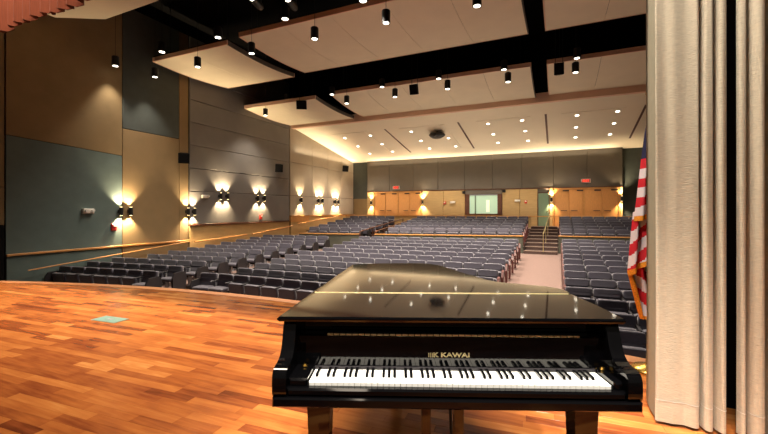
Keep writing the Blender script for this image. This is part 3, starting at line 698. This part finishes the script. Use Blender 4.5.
for dist, (blk, tr, k, i, x, y, z, end) in order:
    fn = (lambda X, k=k: Yrow(X, k)) if tr == 'lower' else (lambda X: YL(X))
    rz = .12 if (blk == 'by the side wall' and tr == 'lower') else rotz(x, y, fn)*.8
    down = (blk == 'by the side wall' and tr == 'lower' and i < 1) or (blk == 'in the middle' and tr == 'lower' and k == 2 and x < -8)
    if dist < 1000 and nmade < 300:
        nmade += 1
        r = empty('auditorium_seat', (x, y, z), rz)
        nrow = k-(0 if (tr == 'upper' or blk == 'near the flag') else 2)
        bl = {'near the flag': 'flag', 'in the middle': 'middle', 'by the side wall': 'wall'}[blk]
        lb = f'grey seat {ORD[i]} {aisle[blk]}, {ORD[nrow]} row of the {"upper" if tr == "upper" else "lower"} {bl} block'
        tag(r, lb, 'seat', grp[blk]+(' on the upper tier' if tr == 'upper' else ''))
        inst('back_cushion', SM['lower'], r); inst('head_cushion', SM['upper'], r); inst('back_shell', SM['shell'], r)
        inst('seat', SM['seat_down' if down else 'seat_up'], r)
        if not (end == 'L'): inst('stanchion', SM['stand'], r); 
        inst('armrest', SM['arm'], r)
        if end: inst('end_panel', SM['end' if (blk != 'by the side wall' and not (blk == 'in the middle' and end == 'L')) else 'end_dark'], r, ((PITCH/2+.01 if end == 'R' else -PITCH/2-.0), 0, 0))
    else:
        c, s_ = cos(rz), sin(rz)
        for key, mi in (('lower', 0), ('upper', 0), ('shell', 1), ('seat_up', 0), ('stand', 2), ('arm', 1)):
            me = SM[key]; rest_mb.cur = mi
            rest_mb.add([(x+v_.co.x*c-v_.co.y*s_, y+v_.co.x*s_+v_.co.y*c, z+v_.co.z) for v_ in me.vertices], [tuple(p.vertices) for p in me.polygons])
o = rest_mb.build('seat_rows', ['seat', 'seatdark', 'chrome'])
for p in o.data.polygons: p.use_smooth = p.material_index == 0
tag(o, 'distant rows of grey auditorium seats toward the back wall', 'seats', kind='stuff')

# ================================================================== piano
LX, LD = .302, 1.574
px0, py0 = LX*CT-LD*ST, LX*ST+LD*CT
P = empty('grand_piano', (px0, py0, 0), TH-radians(1.7))
tag(P, 'glossy black grand piano with closed lid and open keyboard on the stage', 'piano')
def catmull(pts, n=5):
    out = []
    for i in range(len(pts)-1):
        p0 = Vector(pts[max(i-1, 0)]); p1 = Vector(pts[i]); p2 = Vector(pts[i+1]); p3 = Vector(pts[min(i+2, len(pts)-1)])
        for k in range(n):
            t = k/n; q = .5*((2*p1)+(-p0+p2)*t+(2*p0-5*p1+4*p2-p3)*t*t+(-p0+3*p1-3*p2+p3)*t**3); out.append((q.x, q.y))
    out.append(tuple(pts[-1])); return out
bent = catmull([(.722, .60), (.728, .70), (.68, .79), (.574, .855), (.44, .92), (.365, 1.0), (.307, 1.146), (.23, 1.35), (.159, 1.552), (.11, 1.70), (.02, 1.79), (-.12, 1.815), (-.35, 1.80), (-.55, 1.765), (-.63, 1.70)], 5)
HY = .60
def xl_(y): return -.772+(.131/1.6)*(y-.096)
main = [(xl_(HY), HY), (.722, HY)]+bent[1:]
def topped(poly, z0, z1, b=.008):
    """slab with a small bevel round its top edge"""
    n_ = len(poly); cx_ = sum(p[0] for p in poly)/n_; cy_ = sum(p[1] for p in poly)/n_
    mb = MB()
    def sh(p, k): return (p[0]+(cx_-p[0])*k, p[1]+(cy_-p[1])*k)
    k = b/.8
    vs_ = [sh(p, k)+(z0,) for p in poly]+[p+(z0+b,) for p in poly]+[p+(z1-b,) for p in poly]+[sh(p, k)+(z1,) for p in poly]
    fs_ = [tuple(range(n_-1, -1, -1)), tuple(range(3*n_, 4*n_))]
    for l in range(3): fs_ += [(l*n_+i, l*n_+(i+1) % n_, (l+1)*n_+(i+1) % n_, (l+1)*n_+i) for i in range(n_)]
    return mb.add(vs_, fs_)
topped([tuple(p) for p in main], .953, .975).build('lid', 'lacquer', P)
flap = [(xl_(.096), .096), (.725, .10), (.732, .35), (.722, HY-.012), (xl_(HY-.012), HY-.012)]
topped(flap, .953, .975).build('front_lid_flap', 'lacquer', P)
MB().tube([(xl_(HY)+.02, HY-.006, .973), (.70, HY-.006, .973)], .0055, 8).build('lid_hinge', 'palebrass', P)
def inset(p, k=.018):
    x, y = p; return (x-k if x > .1 else x+k, y-k if y > 1.5 else y)
body = [(xl_(.2)+.02, .215), (.705, .215), (.705, HY)]+[((x-.02) if x > .0 else x+.012, y-(.02 if y > .75 else .0)) for x, y in bent[1:]]
MB().prism(body, .66, .952).build('rim', 'lacquer', P)
MB().prism([(x*.97, .22+(y-.22)*.97) for x, y in body], .60, .66).build('bottom_frame', 'lacquer', P)
CW = .735
prof = [(-.032, .688), (-.042, .71), (-.042, .765), (-.03, .79), (-.005, .80), (.03, .803), (.06, .815), (.085, .84), (.10, .875), (.112, .915), (.13, .95), (.25, .95), (.25, .688)]
prof = catmull(prof[:11], 4)+prof[11:]
XA, XB = -.694, .652
for a, b, c, e in ((-.75, XA, XA, -.614), (XB, .708, .614, XB)):
    MB().prism(prof, a, b, 'yz').build('cheek', 'lacquer', P)
    a, b = c+.001, e-.001
    kb = MB().bevel_box(a, b, -.012, .15, .66, .752, .008).build('key_block', 'lacquer', P)
    MB().lathe([(.008, 0), (.012, .004), (.006, .012)], ((a+b)/2, .115, .752), 10).build('block_screw', 'brass', kb)
MB().bevel_box(-.748, .706, -.05, .25, .652, .69, .006).build('keybed', 'lacquer', P)
MB().bevel_box(XA, XB, -.034, -.004, .69, .722, .008).build('key_slip', 'lacquer', P)
# fallboard, leaning slightly back
fbp = [(.137, .728), (.137, .880), (.143, .886), (.215, .886), (.215, .728)]
MB().prism(fbp, XA, XB, 'yz').build('fallboard', 'lacquer', P)
MB().prism([(.20, .89), (.20, .951), (.214, .951), (.214, .89)], XA, XB, 'yz').build('name_board', 'lacquer', P)
hb = MB()
for i in range(40):
    a = -.56+1.11*i/40; hb.box(a+.002, a+.026, .136, .146, .8835, .8895)
hb.build('fallboard_hinge', 'palebrass', P)
# lettering on the fallboard
tm = text_mesh('KAWAI', .027, .0006, 1.45); tm.materials.clear(); tm.materials.append(M['palebrass'])
t = inst('lettering', tm, P, (.008, .1362, .80)); t.rotation_euler = (pi/2, 0, 0)
km = text_mesh('K', .027, .0006, 1.3); km.materials.clear(); km.materials.append(M['palebrass'])
t = inst('emblem', km, P, (-.078, .1362, .80)); t.rotation_euler = (pi/2, 0, 0)
em = MB()
for dx in (-.110, -.102, -.094): em.box(dx, dx+.004, .1355, .137, .791, .809)
em.build('emblem_bars', 'palebrass', P)
# keys
WKW = 1.222/52
wk = MB().bevel_box(-WKW/2+.0008, WKW/2-.0008, 0, .136, .705, .735, .0015).mesh('white_key', 'ivory')
bk = MB().prism([(.048, .735), (.054, .7465), (.127, .7465), (.127, .735)], -.0058, .0058, 'yz').mesh('black_key', 'ebony')
for i in range(52):
    x = -.611+WKW*(i+.5); inst('white_key', wk, P, (x, 0, 0))
    note = (i+5) % 7           # A B C D E F G -> C=0
    if i < 51 and note not in (2, 6): inst('black_key', bk, P, (x+WKW/2, 0, 0))
MB().box(-.612, .612, .126, .1368, .735, .747).build('key_felt', 'seatdark', P)
# legs, lyre
def leg(x, y):
    l = MB(); 
    for (z0, a0), (z1, a1) in zip([(.10, .036), (.56, .052), (.58, .060)], [(.56, .052), (.58, .060), (.652, .060)]):
        l.add([(x-a0, y-a0, z0), (x+a0, y-a0, z0), (x+a0, y+a0, z0), (x-a0, y+a0, z0), (x-a1, y-a1, z1), (x+a1, y-a1, z1), (x+a1, y+a1, z1), (x-a1, y+a1, z1)],
              [(0, 3, 2, 1), (4, 5, 6, 7), (0, 1, 5, 4), (1, 2, 6, 5), (2, 3, 7, 6), (3, 0, 4, 7)])
    o = l.build('leg', 'lacquer', P)
    MB().lathe([(.02, .1), (.024, .075), (.012, .07)], (x, y, 0), 10).lathe([(.012, -.012), (.034, -.01), (.034, .01), (.012, .012)], (x, y, .034), 14, 'x').build('caster', 'brass', o)
leg(-.60, .20); leg(.585, .20); leg(-.26, 1.5)
ly = MB()
for x in (-.115, .035): ly.prism([(x-.02, .10), (x+.02, .10), (x+.022, .62), (x-.022, .62)], .20, .245, 'xz')
ly.build('lyre_posts', 'lacquer', P)
MB().bevel_box(-.17, .09, .17, .28, .075, .135, .006).build('pedal_box', 'lacquer', P)
for x in (-.11, -.04, .03): MB().prism([(x-.012, .05), (x+.012, .05), (x+.017, .17), (x-.017, .17)], .085, .097).build('pedal', 'brass', P)
MB().tube([(-.1, .24, .12), (-.1, .45, .60)], .008).tube([(.02, .24, .12), (.02, .45, .60)], .008).build('brace_rods', 'blackmetal', P)

# ================================================================== curtain at the right, valance at the top
YC = 3.15
def xc(px): return atY(px, 300, YC).x
folds = [(644.5, .26, 0), (648, .24, 0), (655.5, 0, 1), (657, -.01, 0), (665, -.003, 0), (674, -.008, 0), (684, -.002, 0), (693, -.012, 0), (698, -.008, 0), (700.2, .03, 0), (700.6, .10, 0), (701.5, .06, 0),
         (704, -.01, 0), (709, -.02, 0), (713, .0, 0), (714.5, .07, 0), (715.5, .08, 0), (717, .02, 0), (721, -.02, 0), (726, -.005, 0), (727.2, .05, 0), (727.6, .16, 0), (738.2, .14, 0), (738.6, .03, 0), (741, -.005, 0), (746, .0, 0), (747.5, .08, 0), (748.5, .16, 0), (750, .04, 0),
         (757, -.02, 0), (764, -.01, 0), (767, .10, 0), (772, .16, 0), (776, -.02, 0), (784, .0, 0), (790, .1, 0), (800, -.02, 0), (812, .0, 0), (820, .1, 0), (835, -.01, 0), (850, .08, 0), (880, 0, 0)]
base = [(xc(max(px, 655.5)) if px > 650 else xc(655.5)+(px-655.5)*.0006, YC+dy) for px, dy, _ in folds]
segs = [[i for i, f in enumerate(folds) if 655 < f[0] < 728.5], [i for i, f in enumerate(folds) if 738.4 < f[0] < 768], [i for i, f in enumerate(folds) if f[0] > 771.9]]
lin_c = [(base[2][0]-.004, YC+.27), (base[2][0]-.008, YC+.14), (base[2][0], YC)]
ct = empty('stage_curtain', (base[2][0], YC, 0)); tag(ct, 'tall pleated beige linen stage curtain gathered at the side of the stage', 'curtain')
def sheet(prof, z0, z1, name, m, off=0, nz=14, amp=.006, th=.008):
    mb = MB(); n_ = len(prof); ox, oy = ct.location.x, ct.location.y
    for side in (0, 1):
        for j in range(nz+1):
            z = z0+(z1-z0)*j/nz
            for i, (x, y) in enumerate(prof):
                w = amp*sin(z*1.7+i*.35)
                mb.v.append((x-ox+w*.5, y-oy+w-off+side*th, z))
    def q(s, j, i): return s*(nz+1)*n_+j*n_+i
    fs_ = []
    for j in range(nz):
        for i in range(n_-1):
            fs_ += [(q(0, j, i), q(0, j, i+1), q(0, j+1, i+1), q(0, j+1, i)), (q(1, j, i), q(1, j+1, i), q(1, j+1, i+1), q(1, j, i+1))]
    for j in range(nz): fs_ += [(q(0, j, 0), q(0, j+1, 0), q(1, j+1, 0), q(1, j, 0))]
    mb.f = fs_; mb.mi = [0]*len(fs_)
    return mb.build(name, m, ct, True)
sheet(lin_c, .03, 7.5, 'leading_edge_lining', 'lining')
for sg in segs:
    prof_c = catmull([base[q] for q in sg], 6)
    sheet(prof_c, .16, 7.5, 'curtain_drape', 'curtain')
    sheet([(x-.002, y) for x, y in prof_c], .02, .165, 'hem', 'curtain', off=.006, nz=3, amp=.004, th=.012)
    sheet([(x-.001, y) for x, y in prof_c], .163, .167, 'hem_seam', 'white', off=.009, nz=1, amp=.004, th=.004)

va = empty('stage_valance', (-11.5, 3.2, 4.3)); tag(va, 'pleated dusty rose valance hanging across the top of the stage opening', 'valance')
mb = MB(); npl = 49; w = .235; rv = random.Random(5)
for i in range(npl):
    x0 = w*i; j = rv.uniform(-.02, .02); pts = [(x0, .05), (x0+w*.3, -.02), (x0+w*.52, -.09+j), (x0+w*.66, -.10+j), (x0+w*.85, -.02), (x0+w, .05)]
    dz = rv.uniform(-.03, .03)
    pb = MB(); n_ = len(pts)
    vs_ = [(x, y, 0+dz+(.05 if k in (0, n_-1) else 0)) for k, (x, y) in enumerate(pts)]+[(x, y, 4.0) for x, y in pts]+[(x, y+.012, 0+dz+(.05 if k in (0, n_-1) else 0)) for k, (x, y) in enumerate(pts)]+[(x, y+.012, 4.0) for x, y in pts]
    fs_ = []
    for k in range(n_-1): fs_ += [(k, k+1, n_+k+1, n_+k), (2*n_+k+1, 2*n_+k, 3*n_+k, 3*n_+k+1), (k+1, k, 2*n_+k, 2*n_+k+1)]
    pb.add(vs_, fs_).build('pleat', 'valance', va)

# ---- flag on its stand
fp = atZ(649.5, 371, 0); fl = empty('flag_on_stand', (fp.x, fp.y, 0)); tag(fl, 'furled american flag with gold fringe on a brass floor stand behind the curtain edge', 'flag')
MB().lathe([(.15, .0), (.152, .015), (.13, .035), (.06, .05), (.03, .07), (.025, .16), (.018, .17)], n=24).build('stand', 'brass', fl, True)
MB().lathe([(.014, .1), (.014, 2.45)], n=12).build('pole', 'oak', fl, True)
MB().lathe([(.012, 2.45), (.03, 2.47), (.03, 2.49), (.0151, 2.55), (.002, 2.62)], n=10).build('finial', 'brass', fl, True)
def cloth(name, outline, yoff, mfun, fold=.025, nf=3.0, n=22, m=18, ph=0, mats=None, skew=0):
    """outline: list of (z, xleft, xright) in stand coordinates; x runs along the picture-wide direction"""
    mb = MB(); outline = sorted(outline)
    zs = [outline[0][0]+(outline[-1][0]-outline[0][0])*j/m for j in range(m+1)]
    for side in (0, .006):
        for z in zs:
            xl = interp(z, [(o[0], o[1]) for o in outline]); xr = interp(z, [(o[0], o[2]) for o in outline])
            for i in range(n+1):
                t_ = i/n; x = xl+(xr-xl)*t_
                y = yoff+fold*sin(nf*2*pi*t_+ph+z*1.3)+side
                mb.v.append((x*CT-y*ST, x*ST+y*CT, z+skew*(t_)))
    n1 = n+1; k = (m+1)*n1
    for j in range(m):
        for i in range(n):
            a = j*n1+i; zz = zs[j]+(zs[1]-zs[0])/2; mi = mfun(zz, (i+.5)/n)
            mb.f += [(a, a+1, a+n1+1, a+n1), (k+a+1, k+a, k+a+n1, k+a+n1+1)]; mb.mi += [mi, mi]
    o = mb.build(name, mats, fl, True); return o
def stripes(z, t, per=.082, slope=0, z0=0): return 0 if int(math.floor((z+slope*t-z0)/per)) % 2 == 0 else 1
FM = ['flagred', 'flagwhite', 'fringe', 'flagblue']
cloth('flag_cloth', [(1.34, -.155, .14), (1.60, -.125, .12), (1.886, -.095, .09), (2.10, -.07, .06), (2.33, -.035, .02)], -.05,
      lambda z, t: 2 if z < 1.385 else (3 if z > 1.885 else stripes(z, t, .084, -.02, 1.465)), n=24, m=90, mats=FM, skew=.05)
cloth('flag_fold', [(.85, -.185, .10), (.90, -.19, .12), (1.1, -.175, .14), (1.42, -.15, .14)], -.015,
      lambda z, t: 2 if z < .895 else stripes(z, t, .11, -.30, 1.02), n=24, m=70, ph=1, mats=FM, skew=.2)
cloth('flag_fold', [(.46, -.06, .02), (.56, -.09, .10), (.70, -.13, .12), (.88, -.18, .12), (1.1, -.15, .12)], .025,
      lambda z, t: 2 if t < .13 or z < .49 else stripes(z, t, .12, .28, .93), n=24, m=70, ph=2, mats=FM)
MB().tube([(.02, -.05, 1.95), (.02, -.055, 1.5), (.01, -.06, 1.35)], .006).build('cord', 'fringe', fl)

# ---- floor plate on the stage
p = atZ(110, 319.7, 0); fpz = empty('floor_pocket', (p.x, p.y, .001), A4); tag(fpz, 'pale teal floor plate set into the stage planks near the front edge', 'floor plate')
MB().bevel_box(-.22, .22, -.10, .10, 0, .006, .002).build('plate', 'plate', fpz)
MB().box(-.05, .05, -.02, .02, .006, .009).build('finger_pull', 'chrome', fpz)
